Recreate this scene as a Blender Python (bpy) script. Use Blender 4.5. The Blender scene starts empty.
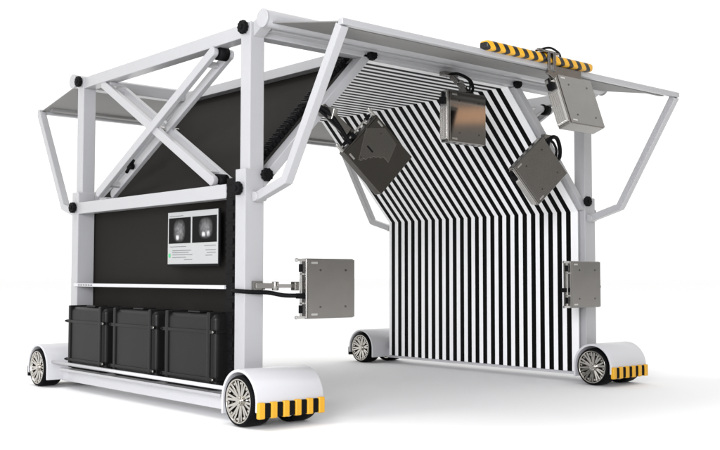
import bpy, bmesh, math, random
from mathutils import Vector, Matrix
random.seed(4)
S = bpy.context.scene
COL = S.collection
R = math.radians

# ------------------------------------------------------------------ camera
W, L = 4.1764, 2.8401            # post spacing across and along the tunnel
cam_d = bpy.data.cameras.new('camera')
cam = bpy.data.objects.new('camera', cam_d); COL.objects.link(cam); S.camera = cam
yaw, pitch, roll, foc = 0.7155, 0.0519, 0.0010, 995.13
cam_d.sensor_fit = 'HORIZONTAL'; cam_d.sensor_width = 36; cam_d.lens = foc / 720 * 36
cam_d.clip_start = .05; cam_d.clip_end = 2000
fw = Vector((math.sin(yaw)*math.cos(pitch), math.cos(yaw)*math.cos(pitch), math.sin(pitch)))
rt = Vector((math.cos(yaw), -math.sin(yaw), 0)); up = rt.cross(fw)
r2 = rt*math.cos(roll) + up*math.sin(roll); u2 = -rt*math.sin(roll) + up*math.cos(roll)
m = Matrix((r2, u2, -fw)).transposed().to_4x4(); m.translation = Vector((-4.3488, -6.2663, 1.0684))
cam.matrix_world = m

# ------------------------------------------------------------------ light
world = bpy.data.worlds.new('World'); S.world = world; world.use_nodes = True
nt = world.node_tree; nt.nodes.clear()
out = nt.nodes.new('ShaderNodeOutputWorld'); bg = nt.nodes.new('ShaderNodeBackground')
tc = nt.nodes.new('ShaderNodeTexCoord')
dot = nt.nodes.new('ShaderNodeVectorMath'); dot.operation = 'DOT_PRODUCT'; dot.inputs[1].default_value = (.35, -.93, -.12)
cr = nt.nodes.new('ShaderNodeValToRGB')
e = cr.color_ramp.elements
e[0].position = 0.76; e[0].color = (1, 1, 1, 1)
e[1].position = 0.93; e[1].color = (.32, .312, .30, 1)
mr = nt.nodes.new('ShaderNodeMapRange'); mr.inputs[1].default_value = -1; mr.inputs[2].default_value = 1
nt.links.new(tc.outputs['Generated'], dot.inputs[0]); nt.links.new(dot.outputs['Value'], mr.inputs[0])
nt.links.new(mr.outputs[0], cr.inputs[0]); nt.links.new(cr.outputs[0], bg.inputs[0]); nt.links.new(bg.outputs[0], out.inputs[0])
bg.inputs[1].default_value = 1.15

def area(name, loc, target, size, power, color=(1, 1, 1)):
    d = bpy.data.lights.new(name, 'AREA'); d.shape = 'SQUARE'; d.size = size; d.energy = power; d.color = color
    o = bpy.data.objects.new(name, d); COL.objects.link(o); o.location = loc
    o.rotation_euler = (Vector(target) - Vector(loc)).to_track_quat('-Z', 'Y').to_euler()
    return o
area('key_softbox', (-14, 9, 34), (2, 1, 0), 12, 3600, (1, .99, .97))
area('front_softbox', (-9, -7.5, 3.2), (3.5, 1.2, 1.4), 4, 1350, (.93, .94, 1))
w_ = area('added_warm_strip', (11.7, -9.25, 4.62), (2.09, -.25, 2.47), 3, 5, (1, .50, .22)); w_.data.shape = 'RECTANGLE'; w_.data.size = 4; w_.data.size_y = .36  # added lamp, out of view, giving the hanging sensor its tan reflection
S.view_settings.view_transform = 'Standard'; S.view_settings.look = 'None'
S.view_settings.exposure = 0; S.view_settings.gamma = 1

# ------------------------------------------------------------------ materials
def mat(name, col, rough=.5, metal=0, var=.04, scale=6, bump=0, bscale=80, coat=0, emit=0):
    m = bpy.data.materials.new(name); m.use_nodes = True; n = m.node_tree; b = n.nodes['Principled BSDF']
    b.inputs['Roughness'].default_value = rough; b.inputs['Metallic'].default_value = metal
    b.inputs['Coat Weight'].default_value = coat; b.inputs['Coat Roughness'].default_value = .12
    t = n.nodes.new('ShaderNodeTexCoord'); no = n.nodes.new('ShaderNodeTexNoise'); no.inputs['Scale'].default_value = scale
    no.inputs['Detail'].default_value = 5
    n.links.new(t.outputs['Object'], no.inputs['Vector'])
    r = n.nodes.new('ShaderNodeMixRGB')
    r.inputs[1].default_value = (*[c*(1-var) for c in col], 1); r.inputs[2].default_value = (*[min(1, c*(1+var)) for c in col], 1)
    n.links.new(no.outputs['Fac'], r.inputs[0]); n.links.new(r.outputs[0], b.inputs['Base Color'])
    mrr = n.nodes.new('ShaderNodeMapRange'); mrr.inputs[3].default_value = rough*.85; mrr.inputs[4].default_value = min(1, rough*1.15)
    n.links.new(no.outputs['Fac'], mrr.inputs[0]); n.links.new(mrr.outputs[0], b.inputs['Roughness'])
    if bump:
        n2 = n.nodes.new('ShaderNodeTexNoise'); n2.inputs['Scale'].default_value = bscale
        bp = n.nodes.new('ShaderNodeBump'); bp.inputs['Strength'].default_value = bump; bp.inputs['Distance'].default_value = .004
        n.links.new(t.outputs['Object'], n2.inputs['Vector']); n.links.new(n2.outputs['Fac'], bp.inputs['Height'])
        n.links.new(bp.outputs[0], b.inputs['Normal'])
    if emit:
        n.links.new(r.outputs[0], b.inputs['Emission Color']); b.inputs['Emission Strength'].default_value = emit
    return m

def ramp_mat(name, expr_nodes, ca, cb, rough, metal=0):
    """two sharp colours switched by a value that expr_nodes(nt, texcoord) returns"""
    m = bpy.data.materials.new(name); m.use_nodes = True; n = m.node_tree; b = n.nodes['Principled BSDF']
    b.inputs['Roughness'].default_value = rough; b.inputs['Metallic'].default_value = metal
    t = n.nodes.new('ShaderNodeTexCoord'); v = expr_nodes(n, t)
    mx = n.nodes.new('ShaderNodeMixRGB'); mx.inputs[1].default_value = (*ca, 1); mx.inputs[2].default_value = (*cb, 1)
    n.links.new(v, mx.inputs[0]); n.links.new(mx.outputs[0], b.inputs['Base Color'])
    return m
def math_n(n, op, a, b=None):
    q = n.nodes.new('ShaderNodeMath'); q.operation = op
    for i, x in enumerate((a, b)):
        if x is None: continue
        if isinstance(x, (int, float)): q.inputs[i].default_value = x
        else: n.links.new(x, q.inputs[i])
    return q.outputs[0]

PERIOD = .1163
def stripes(n, t):
    s = n.nodes.new('ShaderNodeSeparateXYZ'); n.links.new(t.outputs['Object'], s.inputs[0])
    y = s.outputs['Y']
    f = math_n(n, 'FRACT', math_n(n, 'MULTIPLY', math_n(n, 'ADD', y, PERIOD*10 + PERIOD*.25 - .119), 1/PERIOD))
    k = math_n(n, 'LESS_THAN', f, .52)
    inside = math_n(n, 'MULTIPLY', math_n(n, 'GREATER_THAN', y, .085), math_n(n, 'LESS_THAN', y, 2.83))
    return math_n(n, 'MULTIPLY', k, inside)
M = {}
M['white'] = mat('white_powder_coat', (.375, .375, .382), .33, var=.02, coat=.35)
M['cover'] = mat('white_gloss_cover', (.53, .53, .545), .30, var=.004, scale=2, coat=.3)
M['awning'] = mat('awning_sheet_grey', (.20, .196, .19), .55, var=.03)
M['floor'] = mat('studio_floor', (.89, .89, .89), .75, var=.008, scale=1.2)
M['dark'] = mat('charcoal_panel', (.0195, .018, .0165), .7, var=.08, scale=3)
M['case'] = mat('black_case_plastic', (.0085, .008, .0077), .36, var=.1, bump=.12, bscale=260)
M['black'] = mat('black_rubber', (.006, .006, .0065), .5, var=.1)
M['tyre'] = mat('tyre_rubber', (.004, .004, .0045), .48, var=.15, scale=30)
M['stripe'] = ramp_mat('black_white_stripes', stripes, (.88, .88, .88), (.003, .003, .003), .45)
M['chrome'] = mat('chrome_rim', (.52, .50, .465), .09, 1, var=.12, scale=22)
for k_ in ('stripe', 'dark'): M[k_].node_tree.nodes['Principled BSDF'].inputs['Specular IOR Level'].default_value = .04
M['case'].node_tree.nodes['Principled BSDF'].inputs['Specular IOR Level'].default_value = .16
for k_ in ('black', 'tyre'): M[k_].node_tree.nodes['Principled BSDF'].inputs['Specular IOR Level'].default_value = .05
M['inox'] = mat('pin_steel', (.62, .61, .59), .25, 1, var=.05)
M['yellow'] = mat('yellow_rubber', (.64, .33, .010), .42, var=.08, scale=25)
M['screen'] = mat('monitor_white', (.36, .365, .36), .5, emit=.04, var=.02)
M['ink'] = mat('grey_ink', (.13, .135, .135), .6)
M['green'] = mat('green_icon', (.05, .42, .16), .4)

def steel(name, col, rough):
    m = mat(name, col, rough, 1, var=.08, scale=9)
    n = m.node_tree; b = n.nodes['Principled BSDF']; t = [x for x in n.nodes if x.type == 'TEX_COORD'][0]
    mp = n.nodes.new('ShaderNodeMapping'); mp.inputs['Scale'].default_value = (3, 3, 260)
    no = n.nodes.new('ShaderNodeTexNoise'); no.inputs['Scale'].default_value = 4; no.inputs['Detail'].default_value = 3
    bp = n.nodes.new('ShaderNodeBump'); bp.inputs['Strength'].default_value = .012; bp.inputs['Distance'].default_value = .001
    n.links.new(t.outputs['Object'], mp.inputs[0]); n.links.new(mp.outputs[0], no.inputs['Vector'])
    # brushed streaks live in the roughness
    q = n.nodes.new('ShaderNodeMapRange'); q.inputs[3].default_value = rough*.8; q.inputs[4].default_value = rough*1.3
    n.links.new(no.outputs['Fac'], q.inputs[0]); n.links.new(q.outputs[0], b.inputs['Roughness']); n.nodes.remove(bp)
    return m
M['steel'] = steel('brushed_steel', (.27, .26, .245), .19)
M['steel_polished'] = steel('polished_steel', (.27, .26, .245), .07)
M['steel_reflection'] = steel('reflection_steel', (.19, .182, .168), .16)  # lighter tone for the reflection shaped on the left slope sensor
M['steel_dark'] = steel('dark_polished_steel', (.12, .113, .102), .09)

def diag(n, t):
    s = n.nodes.new('ShaderNodeSeparateXYZ'); n.links.new(t.outputs['Object'], s.inputs[0])
    a = math_n(n, 'ADD', math_n(n, 'MULTIPLY', s.outputs['X'], 8.6), math_n(n, 'MULTIPLY', s.outputs['Z'], 7.0))
    return math_n(n, 'LESS_THAN', math_n(n, 'FRACT', math_n(n, 'ADD', a, 40.35)), .47)
M['hazard'] = ramp_mat('diagonal_hazard_stripes', diag, (.66, .34, .010), (.005, .005, .005), .42)

def xray(name, cx, cz, sx, sz):
    def ex(n, t):
        s = n.nodes.new('ShaderNodeSeparateXYZ'); n.links.new(t.outputs['Object'], s.inputs[0])
        def blob(cy, cz, ry, rz, k):
            a = math_n(n, 'MULTIPLY', math_n(n, 'ADD', s.outputs['Y'], -cy), 1/ry)
            b = math_n(n, 'MULTIPLY', math_n(n, 'ADD', s.outputs['Z'], -cz), 1/rz)
            d = math_n(n, 'SQRT', math_n(n, 'ADD', math_n(n, 'POWER', math_n(n, 'ABSOLUTE', a), 2.6), math_n(n, 'POWER', math_n(n, 'ABSOLUTE', b), 2.6)))
            q = n.nodes.new('ShaderNodeMapRange'); q.inputs[1].default_value = 1; q.inputs[2].default_value = .2
            q.inputs[3].default_value = 0; q.inputs[4].default_value = k; n.links.new(d, q.inputs[0]); return q.outputs[0]
        v = math_n(n, 'ADD', blob(cx, cz, sx, sz, .22), math_n(n, 'ADD', blob(cx+.03, cz-sz*.55, sx*.32, sz*.26, .7), blob(cx-.04, cz-sz*.5, sx*.25, sz*.3, .6 if 'right' in name else .05)))
        no = n.nodes.new('ShaderNodeTexNoise'); no.inputs['Scale'].default_value = 35; n.links.new(t.outputs['Object'], no.inputs['Vector'])
        return math_n(n, 'MULTIPLY', v, math_n(n, 'MULTIPLY', no.outputs['Fac'], 2))
    m_ = ramp_mat(name, ex, (.004, .004, .004), (.6, .6, .6), .5); m_.node_tree.nodes['Principled BSDF'].inputs['Specular IOR Level'].default_value = .05; return m_

# ------------------------------------------------------------------ helpers
def frame_from(d, hint):
    d = d.normalized(); s = d.cross(hint)
    if s.length < 1e-4: s = d.cross(Vector((1, 0, 0)))
    s.normalize(); return d, s, s.cross(d).normalized()
class MB:
    def __init__(s): s.bm = bmesh.new(); s.mi = 0
    def hexa(s, P):
        v = [s.bm.verts.new(p) for p in P]
        for f in ((0, 3, 2, 1), (4, 5, 6, 7), (0, 1, 5, 4), (1, 2, 6, 5), (2, 3, 7, 6), (3, 0, 4, 7)):
            q = s.bm.faces.new([v[i] for i in f]); q.material_index = s.mi
        return s
    def box(s, x0, x1, y0, y1, z0, z1):
        return s.hexa([(x0, y0, z0), (x1, y0, z0), (x1, y1, z0), (x0, y1, z0), (x0, y0, z1), (x1, y0, z1), (x1, y1, z1), (x0, y1, z1)])
    def bar(s, p, q, w, h, hint=(0, 0, 1)):
        """w along the direction side to the bar and the hint, h along the hint side"""
        p = Vector(p); q = Vector(q); d, a, b = frame_from(q-p, Vector(hint)); a = a*w/2; b = b*h/2
        return s.hexa([p-a-b, p+a-b, p+a+b, p-a+b, q-a-b, q+a-b, q+a+b, q-a+b])
    def rings(s, rings, cap=True, closed=False):
        R_ = [[s.bm.verts.new(p) for p in r] for r in rings]; n = len(R_[0])
        pairs = list(zip(R_, R_[1:])) + ([(R_[-1], R_[0])] if closed else [])
        for a, b in pairs:
            for i in range(n):
                q = s.bm.faces.new((a[i], a[(i+1) % n], b[(i+1) % n], b[i])); q.material_index = s.mi; q.smooth = True
        if cap and not closed:
            for r, k in ((R_[0], -1), (R_[-1], 1)):
                q = s.bm.faces.new(r[::k]); q.material_index = s.mi
        return s
    def cyl(s, p, q, r, n=24, r2=None):
        p = Vector(p); q = Vector(q); d, a, b = frame_from(q-p, Vector((0, 0, 1))); r2 = r if r2 is None else r2
        return s.rings([[c + (a*math.cos(t) + b*math.sin(t))*rr for t in [2*math.pi*i/n for i in range(n)]] for c, rr in ((p, r), (q, r2))])
    def lathe(s, o, axis, prof, n=48):
        """prof = (distance along axis, radius); open ends are capped"""
        o = Vector(o); d, a, b = frame_from(Vector(axis), Vector((0, 0, 1)))
        return s.rings([[o + d*x + (a*math.cos(t) + b*math.sin(t))*r for t in [2*math.pi*i/n for i in range(n)]] for x, r in prof])
    def ring(s, o, axis, prof, n=48):
        o = Vector(o); d, a, b = frame_from(Vector(axis), Vector((0, 0, 1)))
        return s.rings([[o + d*x + (a*math.cos(t) + b*math.sin(t))*r for t in [2*math.pi*i/n for i in range(n)]] for x, r in prof], closed=True)
    def tube(s, pts, r, n=10, sub=6):
        P = [Vector(p) for p in pts]; Q = []
        for i in range(len(P)-1):
            p0 = P[max(i-1, 0)]; p1 = P[i]; p2 = P[i+1]; p3 = P[min(i+2, len(P)-1)]
            for k in range(sub):
                t = k/sub; Q.append(.5*((2*p1)+(-p0+p2)*t+(2*p0-5*p1+4*p2-p3)*t*t+(-p0+3*p1-3*p2+p3)*t**3))
        Q.append(P[-1]); rr = []; hint = Vector((.13, .2, .97))
        for i, c in enumerate(Q):
            d = (Q[min(i+1, len(Q)-1)]-Q[max(i-1, 0)]); d, a, b = frame_from(d, hint)
            rr.append([c+(a*math.cos(t)+b*math.sin(t))*r for t in [2*math.pi*j/n for j in range(n)]])
        return s.rings(rr)
    def prism(s, pts2, plane, a, b):
        """outline pts2 in a plane ('yz','xz','xy') extruded from a to b along the third axis"""
        def P(u, v, w): return {'yz': (w, u, v), 'xz': (u, w, v), 'xy': (u, v, w)}[plane]
        A = [s.bm.verts.new(P(u, v, a)) for u, v in pts2]; B = [s.bm.verts.new(P(u, v, b)) for u, v in pts2]; n = len(A)
        fs = [s.bm.faces.new(A[::-1]), s.bm.faces.new(B)] + [s.bm.faces.new((A[i], A[(i+1) % n], B[(i+1) % n], B[i])) for i in range(n)]
        for f in fs: f.material_index = s.mi
        return s
    def build(s, name, mats, parent=None, bevel=0, smooth=False, seg=2):
        bmesh.ops.recalc_face_normals(s.bm, faces=s.bm.faces)
        me = bpy.data.meshes.new(name); s.bm.to_mesh(me); s.bm.free()
        for x in (mats if isinstance(mats, (list, tuple)) else [mats]): me.materials.append(M[x] if isinstance(x, str) else x)
        o = bpy.data.objects.new(name, me); COL.objects.link(o)
        if parent is not None:
            root_inv = Matrix.LocRotScale(Vector((0, 0, 0)), None, None)
            o.parent = parent
            if parent.get('_w'): o.matrix_parent_inverse = Matrix.Translation(-Vector(parent['_w']))
        if bevel:
            b = o.modifiers.new('bevel', 'BEVEL'); b.width = bevel; b.segments = seg; b.limit_method = 'ANGLE'; b.angle_limit = R(40)
            b.harden_normals = False
        if smooth:
            for p in me.polygons: p.use_smooth = True
        return o
def empty(name, loc=(0, 0, 0), rot=(0, 0, 0), world_space=False):
    o = bpy.data.objects.new(name, None); COL.objects.link(o); o.location = loc; o.rotation_euler = rot; o.empty_display_size = .1
    if world_space: o['_w'] = list(loc)
    return o
def tag(o, label, cat, group=None, kind=None):
    if label: o['label'] = label
    if cat: o['category'] = cat
    if group: o['group'] = group
    if kind: o['kind'] = kind
    return o

# ------------------------------------------------------------------ setting
fl = MB(); fl.bm.faces.new([fl.bm.verts.new(p) for p in ((-400, -400, 0), (400, -400, 0), (400, 400, 0), (-400, 400, 0))])
fl = fl.build('floor', 'floor'); fl['kind'] = 'structure'

# ------------------------------------------------------------------ the gantry
G = empty('inspection_gantry', (W/2, L/2, 0), world_space=True)
tag(G, 'large white wheeled inspection gantry with striped tunnel lining and fold-out awnings', 'gantry')

PX = (0, W); PY = (0, L)
H0, H1 = 2.905, 3.015            # top beams
for ix, x in enumerate(PX):
    so = -1 if ix == 0 else 1    # outward direction across
    for iy, y in enumerate(PY):
        sy = -1 if iy == 0 else 1
        b = MB(); b.box(x-.065, x+.065, y-.065, y+.065, 1.80, H1)
        post = b.build('post', 'white', G, .006)
        b = MB(); xa, xb = sorted((x+so*.105, x-so*.067)); b.box(xa, xb, y-.067, y+.067, .12, 1.885)
        b.build('post_sleeve', 'white', post and G, .006)

def lobed_knob(c, axis, r=.050, t=.045):
    b = MB(); c = Vector(c); d, a, e_ = frame_from(Vector(axis), Vector((0, 0, 1))); n = 60
    def ringp(h, k): return [c + d*h + (a*math.cos(q)+e_*math.sin(q))*(r*k*(1+.07*math.cos(10*q))) for q in [2*math.pi*i/n for i in range(n)]]
    b.rings([ringp(-.02, .5), ringp(.004, .5), ringp(.006, .93), ringp(.012, 1), ringp(t*.8, 1), ringp(t, .9)])
    b.cyl(c + d*(t-.004), c + d*(t+.008), r*.42, 16)
    return b.build('clamp_knob', 'black', G, smooth=False)

# beams along the tunnel
for ix, x in enumerate(PX):
    so = -1 if ix == 0 else 1
    MB().box(x-.06, x+.06, .067, L-.067, H0, H1-.004).build('top_side_beam', 'white', G, .006)
    xa, xb = sorted((x+so*.108, x-so*.0))
    MB().box(xa, xb, .195, L-.069, 1.672, 1.782).build('middle_side_beam', 'white', G, .006)
    xa, xb = sorted((x+so*.12, x-so*.03))
    MB().box(xa, xb, .19, L-.02, .972, 1.002).build('shelf_rail', 'cover', G, .004)
    xa, xb = sorted((x+so*.16, x-so*.07))
    MB().box(xa, xb, -.12, L+.12, .065, .175).build('base_beam', 'cover', G, .006)
    xa, xb = sorted((x+so*.26, x-so*.05))
    b = MB(); b.box(xa, xb, .02, L-.02, .177, .200)
    tray = b.build('tray_plate', 'white', G, .004)
    b = MB(); xl = x+so*.262
    b.cyl((xl, -.16, .248), (xl, L+.16, .248), .0155, 16)
    b.build('retaining_bar', 'cover', G)
# beams across, front and back
for iy, y in enumerate(PY):
    MB().box(.067, W-.067, y-.062, y+.062, H0, H1-.002).build('top_cross_beam', 'white', G, .006)
    sy = -1 if iy == 0 else 1
    # lower lip of the beam
    MB().box(.08, W-.08, *sorted((y+sy*.064, y+sy*.140)), 2.945, 2.985).build('beam_lip', 'white', G, .004)
for x in (1.13, W-1.13):
    MB().box(x-.06, x+.06, .067, L-.067, 2.912, 3.0).build('roof_beam', 'white', G, .005)
# sloping braces in both portal frames
BR0, BR1 = (.055, 1.776), (1.130, 2.920)
for iy, y in enumerate(PY):
    for s_ in (0, 1):
        f = (lambda x: x) if s_ == 0 else (lambda x: W-x)
        b = MB(); b.bar((f(BR0[0]), y, BR0[1]), (f(BR1[0]), y, BR1[1]), .072, .124, (0, 1, 0))
        b.build('corner_brace', 'white', G, .006)

# lining: striped inside, charcoal outside
XI, ZB = .1, 1.742               # wall plane offset, height of the lower bend
XR, ZR = 1.19, 2.902             # upper bend
def lining(name, a, c, label=None):
    """sheet from (xa,za) to (xb,zb) running the length of the tunnel, 18 mm thick; a: left-side profile on one side"""
    (xa, za), (xb, zb) = a; nx, nz = c
    b = MB(); t = .018; P = []
    for (x, z) in ((xa, za), (xb, zb)): P.append((x, z))
    in0, in1 = Vector((xa, 0, za)), Vector((xb, 0, zb)); n = Vector((nx, 0, nz)).normalized()*t
    y0, y1 = .0, L+.03
    pts = [in0, in1, in1+n, in0+n]
    v0 = [b.bm.verts.new((p.x, y0, p.z)) for p in pts]; v1 = [b.bm.verts.new((p.x, y1, p.z)) for p in pts]
    for i in range(4):
        q = b.bm.faces.new((v0[i], v0[(i+1) % 4], v1[(i+1) % 4], v1[i])); q.material_index = 0 if i == 0 else 1
    b.bm.faces.new(v0[::-1]).material_index = 2; b.bm.faces.new(v1).material_index = 2
    o = b.build(name, ['stripe', 'dark', 'white'], G)
    if label: o['label'] = label
    return o
lining('wall_panel', ((XI, .098), (XI, ZB)), (-1, 0), 'charcoal outer face of lower left lining panel')
lining('slope_panel', ((XI, ZB), (XR, ZR)), (-1, .95), 'charcoal sloping lining panel behind the scissor braces')
lining('wall_panel', ((W-XI, .098), (W-XI, ZB)), (1, 0), 'upright black and white striped lining panel')
lining('slope_panel', ((W-XI, ZB), (W-XR, ZR)), (1, .95), 'sloping black and white striped lining panel')
lining('ceiling_panel', ((XR, ZR), (W-XR, ZR)), (0, 1), 'black and white striped ceiling panel')

# cable track down the front edge of the left lining
b = MB()
b.box(-.100, -.060, .073, .190, .21, 1.825)
z = .26
while z < 1.80:
    b.box(-.112, -.0995, .088, .128, z-.022, z+.022); b.box(-.104, -.0995, .073, .190, z+.044, z+.050)
    for q in (0, .049): b.box(-.098, -.064, .1895, .206, z+q-.014, z+q+.010)
    z += .098
b.build('cable_track', 'black', G, .003)
b = MB()
d = Vector((BR1[0]-BR0[0], 0, BR1[1]-BR0[1])); n_ = Vector((-d.z, 0, d.x)).normalized(); Ln = d.length; d.normalize()
o0 = Vector((BR0[0], .125, BR0[1])) + n_*.075
k = 0
while k*.052 < Ln-.05:
    c = o0 + d*(k*.052+.03)
    b.bar(c-d*.021, c+d*.021, .105, .048, n_)
    b.bar(c-d*.026, c+d*.010, .118, .030, n_)
    b.bar(c-d*.006+n_*.026, c+d*.006+n_*.026, .09, .012, n_)
    k += 1
b.build('drag_chain', 'black', G, .003)

# knobs
for y in (0, L):
    lobed_knob((-.068, y, 2.975), (-1, 0, 0)); lobed_knob((-.108, y, 1.735), (-1, 0, 0))
    lobed_knob((W+.068, y, 2.975), (1, 0, 0)); lobed_knob((W+.108, y, 1.735), (1, 0, 0))
lobed_knob((.075, -.070, 1.845), (0, -1, 0)); lobed_knob((W-.055, -.070, 1.845), (0, -1, 0))
lobed_knob((1.15, -.064, 2.925), (0, -1, 0), .042, .055); lobed_knob((W-1.15, -.064, 2.925), (0, -1, 0), .042, .055)

# awnings with roller, sheet, lead bar and struts
def awning(y, s):
    YT, ZT = y+s*.205, 3.012
    b = MB(); b.cyl((-.045, YT, ZT), (W+.05, YT, ZT), .066, 40)
    b.cyl((-.058, YT, ZT), (-.045, YT, ZT), .072, 40); b.cyl((W+.05, YT, ZT), (W+.063, YT, ZT), .072, 40)
    rol = b.build('awning_roller', 'white', G, .003)
    for x in (0, W):
        b = MB(); b.prism([(y+s*.066, 2.90), (y+s*.066, 3.014), (y+s*.15, 3.045), (y+s*.19, 2.975), (y+s*.15, 2.945)], 'yz', x-.042, x+.06)
        b.build('roller_bracket', 'white', G, .005)
    b = MB(); a_, c_ = (y+s*.235, 2.985), (y+s*1.065, 2.832)
    b.hexa([(.0, a_[0], a_[1]-.010), (W, a_[0], a_[1]-.010), (W, c_[0], c_[1]-.010), (.0, c_[0], c_[1]-.010),
            (.0, a_[0], a_[1]), (W, a_[0], a_[1]), (W, c_[0], c_[1]), (.0, c_[0], c_[1])])
    # stiffening bead inside the sheet near the lead bar
    b.hexa([(.05, y+s*.93, 2.842-.020), (W-.05, y+s*.93, 2.842-.020), (W-.05, y+s*.99, 2.833-.020), (.05, y+s*.99, 2.833-.020),
            (.05, y+s*.93, 2.8475), (W-.05, y+s*.93, 2.8475), (W-.05, y+s*.99, 2.838), (.05, y+s*.99, 2.838)])
    b.build('awning_sheet', 'awning', G, .003)
    b = MB(); b.box(-.03, W+.03, *sorted((y+s*1.062, y+s*1.112)), 2.795, 2.842); b.build('lead_bar', 'white', G, .008, seg=3)
    for x in (0, W):
        b = MB()
        P = [(x-.0, y+s*.098, 1.672), (x-.0, y+s*.449, 1.772), (x-.0, y+s*1.075, 2.80)]
        sec = [Vector(p) for p in P]
        # one bent flat bar: mitre at the elbow
        d1 = (sec[1]-sec[0]).normalized(); d2 = (sec[2]-sec[1]).normalized()
        X = Vector((1, 0, 0)); n1 = X.cross(d1); n2 = X.cross(d2); nm = (n1+n2).normalized(); nm = nm/ nm.dot(n1)
        hw, hx = .034, .036
        rr = []
        d0 = (d1+d2).normalized()
        for c, nn in ((sec[0], n1), (sec[1]-d1*.05, n1), (sec[1], nm*.94), (sec[1]+d2*.05, n2), (sec[2], n2)):
            rr.append([c+nn*hw-X*hx, c+nn*hw+X*hx, c-nn*hw+X*hx, c-nn*hw-X*hx])
        b.rings(rr)
        for f in b.bm.faces: f.smooth = False
        st = b.build('awning_strut', 'white', G, .006)
        b = MB(); b.cyl((x-.05, y+s*.105, 1.672), (x+.05, y+s*.105, 1.672), .034, 24); b.box(x-.045, x+.045, *sorted((y+s*.067, y+s*.10)), 1.635, 1.71)
        b.cyl((x-.055, y+s*.105, 1.672), (x+.055, y+s*.105, 1.672), .014, 12)
        b.build('strut_hinge', 'white', G, .004)
awning(0, -1); awning(L, 1)

# scissor braces on both sides
def scissor(x0, sg):
    def X(v): return x0 + sg*v
    xs = (-.045, .105)
    top_f, bot_f = (.475, 2.868), (2.43, 1.86)      # arm rising to the front
    top_b, bot_b = (2.40, 2.885), (.50, 1.835)      # arm rising to the back
    for (t, bo), off in (((top_f, bot_f), -.004), ((top_b, bot_b), .018)):
        b = MB()
        for xx in xs:
            b.bar((X(xx+off), t[0], t[1]), (X(xx+off), bo[0], bo[1]), .050, .078, (1, 0, 0)) if False else b.bar((X(xx+off), t[0], t[1]), (X(xx+off), bo[0], bo[1]), .078, .046, (1, 0, 0))
            for q in (t, bo): b.cyl((X(xx+off)-.0235, q[0], q[1]), (X(xx+off)+.0235, q[0], q[1]), .041, 24)
        dy, dz = bo[0]-t[0], bo[1]-t[1]
        for k in (.07, .93):
            b.bar((X(xs[0]+off), t[0]+dy*k, t[1]+dz*k), (X(xs[1]+off), t[0]+dy*k, t[1]+dz*k), .05, .03, (0, dy, dz))
        arm = b.build('scissor_arm', 'white', G, .005)
        b = MB()
        b.cyl((X(xs[0]+off+.03), t[0] if bo is bot_f else bo[0], t[1] if bo is bot_f else bo[1]), (X(xs[1]+off-.03), t[0] if bo is bot_f else bo[0], t[1] if bo is bot_f else bo[1]), .058, 28)
        rl = b.build('roller', 'black', arm); 
        rl.parent = arm; rl.matrix_parent_inverse = Matrix.Identity(4)
    b = MB(); b.cyl((X(-.065), 1.447, 2.365), (X(.21), 1.447, 2.365), .022, 20); b.build('scissor_pivot', 'inox', G)
    for xe, br in ((.16, (2.30, 2.42, 2.872, 2.904)), (.085, (.44, .52, 1.784, 1.80)), (.085, (2.36, 2.50, 1.784, 1.815))):
        MB().box(*sorted((X(-.02), X(xe))), *br).build('scissor_bracket', 'white', G, .003)
    b = MB(); b.cyl((X(.01), 1.99, 2.08), (X(.06), 1.99, 2.08), .030, 16); b.cyl((X(.03), 2.06, 2.03), (X(.03), 1.93, 2.13), .016, 14)
    b.build('gas_damper', 'black', G)
scissor(0, 1); scissor(W, -1)

# ------------------------------------------------------------------ feet: covers, hazard bumpers, wheels
def wheel_meshes():
    """wheel about the X axis, outer face looking to -X, centre at the origin"""
    Rw = .183
    t = MB()
    t.ring((0, 0, 0), (1, 0, 0), [(-.006, .156), (-.011, .160), (-.012, .166), (-.006, .175), (.012, .181), (.040, Rw), (.10, Rw), (.15, Rw), (.172, .178), (.185, .168), (.185, .156)], 72)
    tm = t
    r = MB()
    r.ring((0, 0, 0), (1, 0, 0), [(-.010, .159), (-.011, .150), (.002, .145), (.012, .141), (.05, .139), (.16, .139), (.16, .155), (.01, .158)], 72)
    n = 10
    for k in range(n):
        a = 2*math.pi*k/n
        for da in (-.12, .12):
            e0 = Vector((.020, math.cos(a+da*.3)*.030, math.sin(a+da*.3)*.030)); e1 = Vector((.001, math.cos(a+da)*.146, math.sin(a+da)*.146))
            r.bar(e0, e1, .018, .018, (1, 0, 0))
        c = Vector((-.002, math.cos(a+math.pi/10)*.130, math.sin(a+math.pi/10)*.130)); r.cyl(c, c+Vector((.03, 0, 0)), .010, 10)
    r.cyl((-.008, 0, 0), (.03, 0, 0), .034, 28); r.cyl((-.014, 0, 0), (-.008, 0, 0), .022, 20)
    for k in range(5):
        a = 2*math.pi*k/5; c = Vector((-.013, math.cos(a)*.027, math.sin(a)*.027)); r.cyl(c, c+Vector((.01, 0, 0)), .005, 8)
    h = MB(); h.cyl((.045, 0, 0), (.060, 0, 0), .108, 40); h.cyl((.03, 0, 0), (.18, 0, 0), .045, 24)
    return tm, r, h
tm, rm_, hm = wheel_meshes()
proto_h = hm.build('wheel', 'steel', G); proto_t = tm.build('tyre', 'tyre', proto_h); proto_r = rm_.build('rim', 'chrome', proto_h, .002)
proto_h.matrix_parent_inverse = Matrix.Identity(4)
first = True
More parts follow.
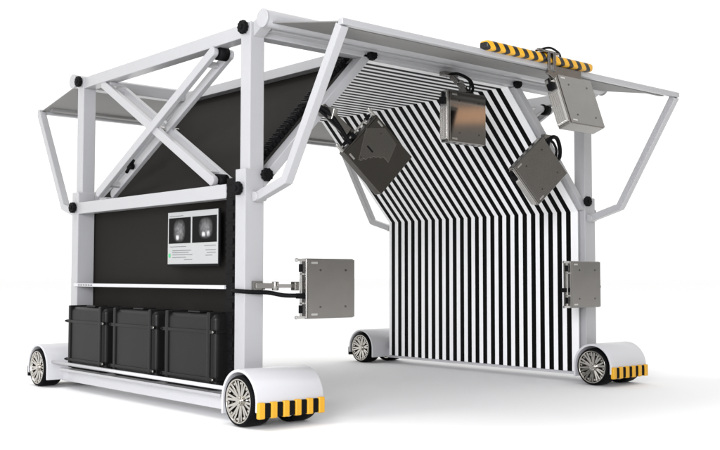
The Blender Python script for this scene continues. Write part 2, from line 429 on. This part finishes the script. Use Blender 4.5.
def place_wheel(x, y, flip):
    global first
    if first: h, t, r = proto_h, proto_t, proto_r; first = False
    else:
        h = proto_h.copy(); COL.objects.link(h); h.parent = G
        t = proto_t.copy(); r = proto_r.copy()
        for q in (t, r): COL.objects.link(q); q.parent = h
    h.location = (x-W/2, y-L/2, .183); h.rotation_euler = (random.uniform(0, 6), 0, math.pi if flip else 0)
def foot(x, y, s):
    """cover round a wheel pair; s = -1 at the front, +1 at the back"""
    yc = y+s*.318; zc = .183; ro, ri = .226, .204; x0, x1 = x-.322, x+.275
    def arc(r, a0, a1, n=28): return [(yc+s*r*math.cos(a0+(a1-a0)*i/n), zc+r*math.sin(a0+(a1-a0)*i/n)) for i in range(n+1)]
    outer = [(yc-s*ro, .075)] + arc(ro, math.pi, R(2)) + [(yc+s*(ro-.002), .12)]
    inner = [(yc+s*(ri-.002), .12)] + arc(ri, R(2), math.pi) + [(yc-s*ri, .075)]
    b = MB(); loop = outer + inner
    b.rings([[(x0, *p) for p in loop], [(x1, *p) for p in loop]], cap=False)
    n = len(outer); k = len(loop)
    bm = b.bm; bm.verts.ensure_lookup_table()
    for base in (0, k):
        for i in range(n-1): bm.faces.new([bm.verts[base+j] for j in (i, i+1, k-2-i, k-1-i)])
    # middle bulkhead carrying the axle
    b.box(x-.085, x+.085, *sorted((yc-s*.12, yc+s*.12)), .11, .32)
    cov = b.build('wheel_cover', 'cover', G, .006, seg=2)
    # hazard bumper: six yellow and five black blocks
    b = MB(); n = 11; bw = (x1-x0-.01)/n
    for i in range(n):
        yel = (i % 2 == 0) if s < 0 else (i % 2 == 1)
        b.mi = 0 if yel else 1; g = .0 if yel else .006
        xa = x0+.002+i*bw + (0 if yel else .001); xb = x0+.002+(i+1)*bw - (0 if yel else .001)
        b.box(xa, xb, *sorted((yc+s*(ro-.012), yc+s*(ro+.026-g))), .078+g, .192-g)
    b.build('hazard_bumper', ['yellow', 'black'], G, .008, seg=3)
    place_wheel(x0+.004, yc, False); place_wheel(x1-.012, yc, True)
for x in PX:
    foot(x, 0, -1); foot(x, L, 1)

# faint worn lettering on the front left wheel cover and on the shelf rail end (illegible in the photo)
def grey_marks(name, pts, sz, axis):
    b = MB()
    for (p, w) in pts:
        x, y, z = p
        if axis == 'y': b.box(x, x+w, y, y+.0015, z, z+sz)
        else: b.box(x, x+.0015, y, y+w, z, z+sz)
    return b.build(name, 'ink', G)
grey_marks('rail_marking', [((-.1225, 2.42+.052*i, .981), .036) for i in range(6)], .012, 'x')

# top hazard pad on the awning's lead bar
b = MB(); prof = []
for i in range(20):
    a = 2*math.pi*i/20; prof.append((-1.128+.048*math.copysign(abs(math.cos(a))**.6, math.cos(a)), 2.868+.036*math.copysign(abs(math.sin(a))**.6, math.sin(a))))
cx_, cz_ = -1.128, 2.868
rr = []
for xx, k in ((1.385, .70), (1.392, .90), (1.41, 1), (2.715, 1), (2.733, .9), (2.74, .7)):
    rr.append([(xx, cx_+(p[0]-cx_)*k, cz_+(p[1]-cz_)*k) for p in prof])
b.rings(rr); b.build('hazard_pad', 'hazard', G)

# ------------------------------------------------------------------ sensor units
def sensor(loc, rot, mat_='steel', side='fins', label='', d=.045):
    T = empty('sensor_unit', loc, rot)
    tag(T, label, 'sensor', 'metal sensor units clamped around the front portal')
    w, h = .235, .228
    b = MB(); b.box(-w, w, -d, d, -h, h); body = b.build('housing', mat_, T, .007, seg=3)
    # flange plate on the outer side, with two slots near the left corners
    b = MB(); b.box(-w+.018, w+.006, -d-.006, -d-.0005, -h+.006, h-.006); pl = b.build('cover_plate', mat_, T, .002)
    for sx in (-.10, .15):
        for sz in (-.14, .14): MB().cyl((sx, -d-.0095, sz), (sx, -d-.006, sz), .008, 14).build('screw', 'steel_dark', pl)
    for sz in (-1, 1): MB().box(-w+.045, -w+.105, -d-.008, -d-.0062, sz*.195-.008, sz*.195+.008).build('slot', 'inox', pl, .001)
    # sensing window on the side that looks into the tunnel
    b = MB(); b.box(-w+.03, w-.03, d, d+.008, -h+.03, h-.03); b.build('window', 'black', T, .002)
    if side == 'fins':
        b = MB()
        b.box(-w-.012, -w-.0005, -d+.006, d-.006, -h+.02, h-.02)
        for k in range(6): yy = -d+.010+k*(2*d-.026)/5.2; b.box(-w-.026, -w-.011, yy, yy+.005, -h+.03, h*.35)
        b.build('heat_sink', 'inox', T, .002)
        b = MB(); b.box(-w-.040, -w-.011, -.030, .030, .105, .165); b.cyl((-w-.02, 0, .165), (-w-.02, 0, .21), .014, 14); b.build('connector', 'black', T, .004)
        if label.startswith('large'):
            b = MB(); y_ = -.02
            for p, q in (((-w-.02, h-.06), (-w-.02, h+.10)), ((-w-.02, h+.10), (-w+.07, h+.10)), ((-w+.07, h+.10), (-w+.07, h-.001))): b.bar((p[0], y_, p[1]), (q[0], y_, q[1]), .03, .012, (0, 1, 0))
            b.build('handle', 'steel', T, .002)
    else:
        b = MB()
        b.box(-w-.040, -w-.028, -d+.012, -d+.028, -h+.004, h-.004)
        for sz in (-1, 1):
            b.box(-w-.075, -w-.001, -d+.008, -d+.032, sz*(h-.012)-.010, sz*(h-.012)+.010); b.cyl((-w-.085, -d+.02, sz*(h-.012)), (-w-.07, -d+.02, sz*(h-.012)), .014, 14)
            b.box(-w-.040, -w-.001, -d+.012, -d+.028, sz*.11-.006, sz*.11+.006)
        b.build('mounting_rail', 'inox', T, .002)
        for sz in (-1, 1): MB().box(-w-.046, -w-.022, -d+.010, -d+.034, sz*.155-.030, sz*.155+.030).build('clamp_block', 'black', T, .003)
        MB().box(-w-.05, -w-.001, -.03, .03, -.075, -.035).build('connector', 'black', T, .003)
    return T
def world_part(T, mb, name, mat_, bevel=0):
    o = mb.build(name, mat_, None, bevel); o.parent = T
    o.matrix_parent_inverse = Matrix.LocRotScale(T.location, T.rotation_euler, None).inverted(); return o

# 1: low on the near left post
s1 = sensor((.505, -.30, .978), (0, 0, 0), 'steel', 'rail', 'square steel sensor unit on a thin arm from the near post beside the black cases', .034)
b = MB(); b.box(-.045, .035, -.104, -.069, .955, 1.035); b.box(.035, .055, -.11, -.08, .97, 1.02)
b.bar((-.03, -.10, 1.0), (.10, -.165, .998), .034, .04); b.cyl((.105, -.168, .965), (.105, -.168, 1.03), .026, 18)
b.bar((.10, -.165, .998), (.24, -.255, .998), .024, .026); b.box(.20, .245, -.285, -.235, .965, 1.03)
world_part(s1, b, 'mounting_arm', 'steel', .004)
b = MB(); b.tube([(-.085, .11, .965), (-.125, .05, .962), (-.118, -.06, .958), (-.04, -.105, .952), (.06, -.145, .948), (.15, -.21, .928), (.235, -.28, .925)], .0165)
world_part(s1, b, 'cable', 'black')
# 2: on the left slope
s2 = sensor((1.05, -.25, 2.062), (0, R(43), R(-10)), 'steel_dark', 'rail', 'dark polished diamond-turned sensor unit hanging from the left sloping brace', .036)
b = MB(); b.bar((.60, -.10, 2.42), (.83, -.16, 2.235), .075, .05, (0, 1, 0)); b.bar((.62, -.075, 2.40), (.66, -.20, 2.36), .06, .09, (0, 0, 1)); b.bar((.83, -.13, 2.24), (.90, -.22, 2.18), .10, .03, (0, 1, 0))
world_part(s2, b, 'mounting_arm', 'steel', .004)
b = MB(); b.tube([(.55, .08, 2.47), (.53, -.09, 2.44), (.62, -.17, 2.37), (.70, -.20, 2.27), (.78, -.22, 2.16), (.88, -.24, 2.08)], .018)
b.tube([(.55, .08, 2.45), (.55, -.09, 2.41), (.64, -.16, 2.32), (.74, -.20, 2.22), (.84, -.235, 2.12)], .012)
world_part(s2, b, 'cable', 'black')
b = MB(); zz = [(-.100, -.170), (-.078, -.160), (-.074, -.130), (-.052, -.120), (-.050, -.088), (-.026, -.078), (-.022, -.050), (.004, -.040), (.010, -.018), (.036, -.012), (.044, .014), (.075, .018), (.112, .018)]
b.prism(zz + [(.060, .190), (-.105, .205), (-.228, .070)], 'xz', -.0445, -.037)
b.build('reflection_plate', 'steel_reflection', s2, .002)  # toothed plate stands in for a reflection on the housing, not a real part
MB().box(-.12, -.05, -.047, -.0445, -.035, -.022).build('slot', 'black', s2)  # dark mark across the same stand-in reflection
# 3: hung from the middle of the cross beam
s3 = sensor((2.09, -.25, 2.468), (0, 0, 0), 'steel_polished', 'fins', 'sensor unit hanging centrally below the front cross beam')
b = MB(); b.box(1.98, 2.16, -.13, -.065, 2.865, 2.903); b.bar((2.10, -.10, 2.875), (2.13, -.24, 2.74), .05, .03, (1, 0, 0)); b.bar((2.13, -.20, 2.76), (2.13, -.25, 2.69), .07, .04, (1, 0, 0)); b.cyl((2.08, -.17, 2.81), (2.17, -.17, 2.81), .025, 16)
world_part(s3, b, 'mounting_arm', 'steel', .004)
b = MB(); b.tube([(2.06, -.07, 2.875), (2.10, -.17, 2.885), (2.19, -.24, 2.83), (2.22, -.25, 2.75), (2.18, -.25, 2.69)], .014)
b.tube([(2.04, -.07, 2.875), (2.07, -.19, 2.875), (2.15, -.27, 2.81), (2.16, -.26, 2.70)], .009)
world_part(s3, b, 'cable', 'black')
# 4: on the awning's lead bar by the hazard pad
s4 = sensor((2.50, -1.15, 2.525), (R(-19), R(0), R(0)), 'steel', 'fins', 'large ribbed sensor unit hanging under the yellow and black hazard pad', .062)
b = MB(); b.box(2.26, 2.62, -1.135, -1.118, 2.72, 2.825); b.box(2.06, 2.22, -1.19, -1.05, 2.905, 2.917); b.box(2.10, 2.13, -1.195, -1.178, 2.76, 2.916); b.box(2.17, 2.20, -1.195, -1.178, 2.76, 2.916)
b.bar((2.03, -1.14, 2.93), (2.30, -1.14, 2.925), .025, .02); b.bar((2.16, -1.13, 2.77), (2.30, -1.13, 2.72), .05, .02, (0, 1, 0))
world_part(s4, b, 'mounting_arm', 'steel', .004)
b = MB(); b.tube([(2.05, -1.10, 2.925), (2.13, -1.17, 2.95), (2.24, -1.16, 2.945), (2.34, -1.13, 2.915), (2.36, -1.10, 2.80)], .009)
world_part(s4, b, 'cable', 'black')
# 5: on the right slope
s5 = sensor((3.125, -.25, 2.072), (0, R(-42), R(-12)), 'steel', 'fins', 'diamond-turned steel sensor unit fixed to the right sloping brace', .034)
b = MB(); b.bar((3.50, -.08, 2.44), (3.36, -.18, 2.30), .08, .05, (0, 1, 0)); b.box(3.40, 3.52, -.12, -.068, 2.40, 2.47)
world_part(s5, b, 'mounting_arm', 'steel', .004)
b = MB(); b.tube([(3.30, -.22, 2.34), (3.36, -.23, 2.42), (3.46, -.22, 2.42), (3.53, -.20, 2.33), (3.52, -.20, 2.24), (3.44, -.21, 2.20)], .020)
b.tube([(3.32, -.22, 2.32), (3.37, -.20, 2.39), (3.44, -.19, 2.38), (3.49, -.19, 2.31), (3.46, -.20, 2.24)], .013)
world_part(s5, b, 'cable', 'black')
# 6: low on the near right post
s6 = sensor((3.765, -.27, .995), (0, 0, 0), 'steel', 'plain' if False else 'rail', 'square steel sensor unit in front of the right post at the edge of the stripes')
b = MB(); b.bar((4.12, -.075, 1.0), (4.01, -.22, 1.0), .05, .05); b.box(4.10, 4.2, -.104, -.069, .955, 1.035)
world_part(s6, b, 'mounting_arm', 'steel', .004)
b = MB(); b.tube([(4.00, -.25, .985), (4.05, -.26, .99), (4.09, -.24, .96), (4.13, -.16, .94), (4.16, -.08, .93)], .018)
world_part(s6, b, 'cable', 'black')

# ------------------------------------------------------------------ monitor
Mo = empty('monitor', (-.03, .81, 1.15), world_space=True); tag(Mo, 'flat monitor showing two X-ray pictures on the charcoal side panel', 'monitor')
y0, y1, z0, z1 = .405, 1.21, 1.152, 1.614
MB().box(-.026, -.008, y0, y1, z0, z1).build('bezel', 'black', Mo, .003)
MB().box(-.008, .080, .70, .92, 1.30, 1.46).build('wall_mount', 'black', Mo, .004)
sc = MB().box(-.029, -.0262, y0+.014, y1-.014, z0+.020, z1-.006).build('screen', 'screen', Mo)
sc['_w'] = [0, 0, 0]
def on_screen(b, name, m_):
    o = b.build(name, m_, sc); o.matrix_parent_inverse = Matrix.Identity(4); return o
on_screen(MB().box(-.0305, -.0292, .83, 1.18, 1.345, 1.560), 'picture', xray('x_ray_left', 1.01, 1.45, .10, .10))
on_screen(MB().box(-.0305, -.0292, .435, .805, 1.345, 1.560), 'picture', xray('x_ray_right', .60, 1.46, .11, .09))
b = MB()
for zz, a, c in ((1.575, 1.17, .95), (1.318, 1.16, .90), (1.318, .62, .45), (1.285, 1.12, .82), (1.268, 1.12, .86), (1.250, 1.12, .80), (1.228, 1.12, .90), (1.283, .60, .45), (1.262, .58, .45), (1.240, .60, .50), (1.208, .93, .80)):
    on_screen(MB().box(-.0300, -.0292, c, a, zz-.0026, zz+.0026), 'text_line', 'ink')
on_screen(MB().cyl((-.0312, 1.165, 1.245), (-.0292, 1.165, 1.245), .018, 20), 'icon', 'green')

# ------------------------------------------------------------------ three transport cases
def make_case():
    T = empty('transport_case', (0, 0, 0))
    w, h, d = .385, .58, .135        # half width (Y), height, half depth (X); outer face looks to -X
    b = MB(); b.box(-d, d-.06, -w, w, 0, h); body = b.build('shell', 'case', T, .045, seg=6)
    MB().box(d-.045, d, -w+.004, w-.004, .004, h-.004).build('lid', 'case', T, .03, seg=5)
    b = MB(); b.box(d-.062, d-.043, -w-.006, w+.006, -.0, h+.006); b.build('rim_seal', 'case', T, .006)
    for yy in (-w+.075, w-.075):
        MB().box(-d-.013, d-.07, yy-.022, yy+.022, .012, h+.014).build('rib', 'case', T, .010, seg=3)
    for zz in (.085, h-.135):
        b = MB(); b.box(-d-.011, -d+.02, -w+.002, w-.002, zz-.014, zz+.014); b.box(-d+.012, d-.07, -w-.012, -w+.01, zz-.013, zz+.013)
        b.build('strap_rib', 'case', T, .005)
    for zz in (.085, h-.135):
        for yy in (-w-.006, w+.006): MB().cyl((-d-.018, yy*.985, zz), (-d-.006, yy*.985, zz), .009, 12).build('hinge_pin', 'steel' if yy < 0 else 'black', T)
    MB().box(-d+.05, d-.09, -.09, .09, h, h+.018).build('handle', 'case', T, .008, seg=3)
    for zz in (.16, .40): MB().box(-.03, .045, -w-.016, -w+.01, zz-.03, zz+.03).build('latch', 'black', T, .005)
    return T
c0 = make_case()
labels = ['black ribbed transport case nearest the front wheel cover, under the monitor', 'middle black ribbed transport case between the two others', 'black ribbed transport case at the far end beside the rear post']
for i, yc in enumerate((.575, 1.478, 2.381)):
    if i == 0: T = c0
    else:
        T = c0.copy(); COL.objects.link(T)
        for ch in list(c0.children):
            c = ch.copy(); COL.objects.link(c); c.parent = T
    T.location = (-.068, yc, .2005); tag(T, labels[i], 'transport case', 'black transport cases on the base tray')

for o in bpy.data.objects:
    if '_w' in o: del o['_w']
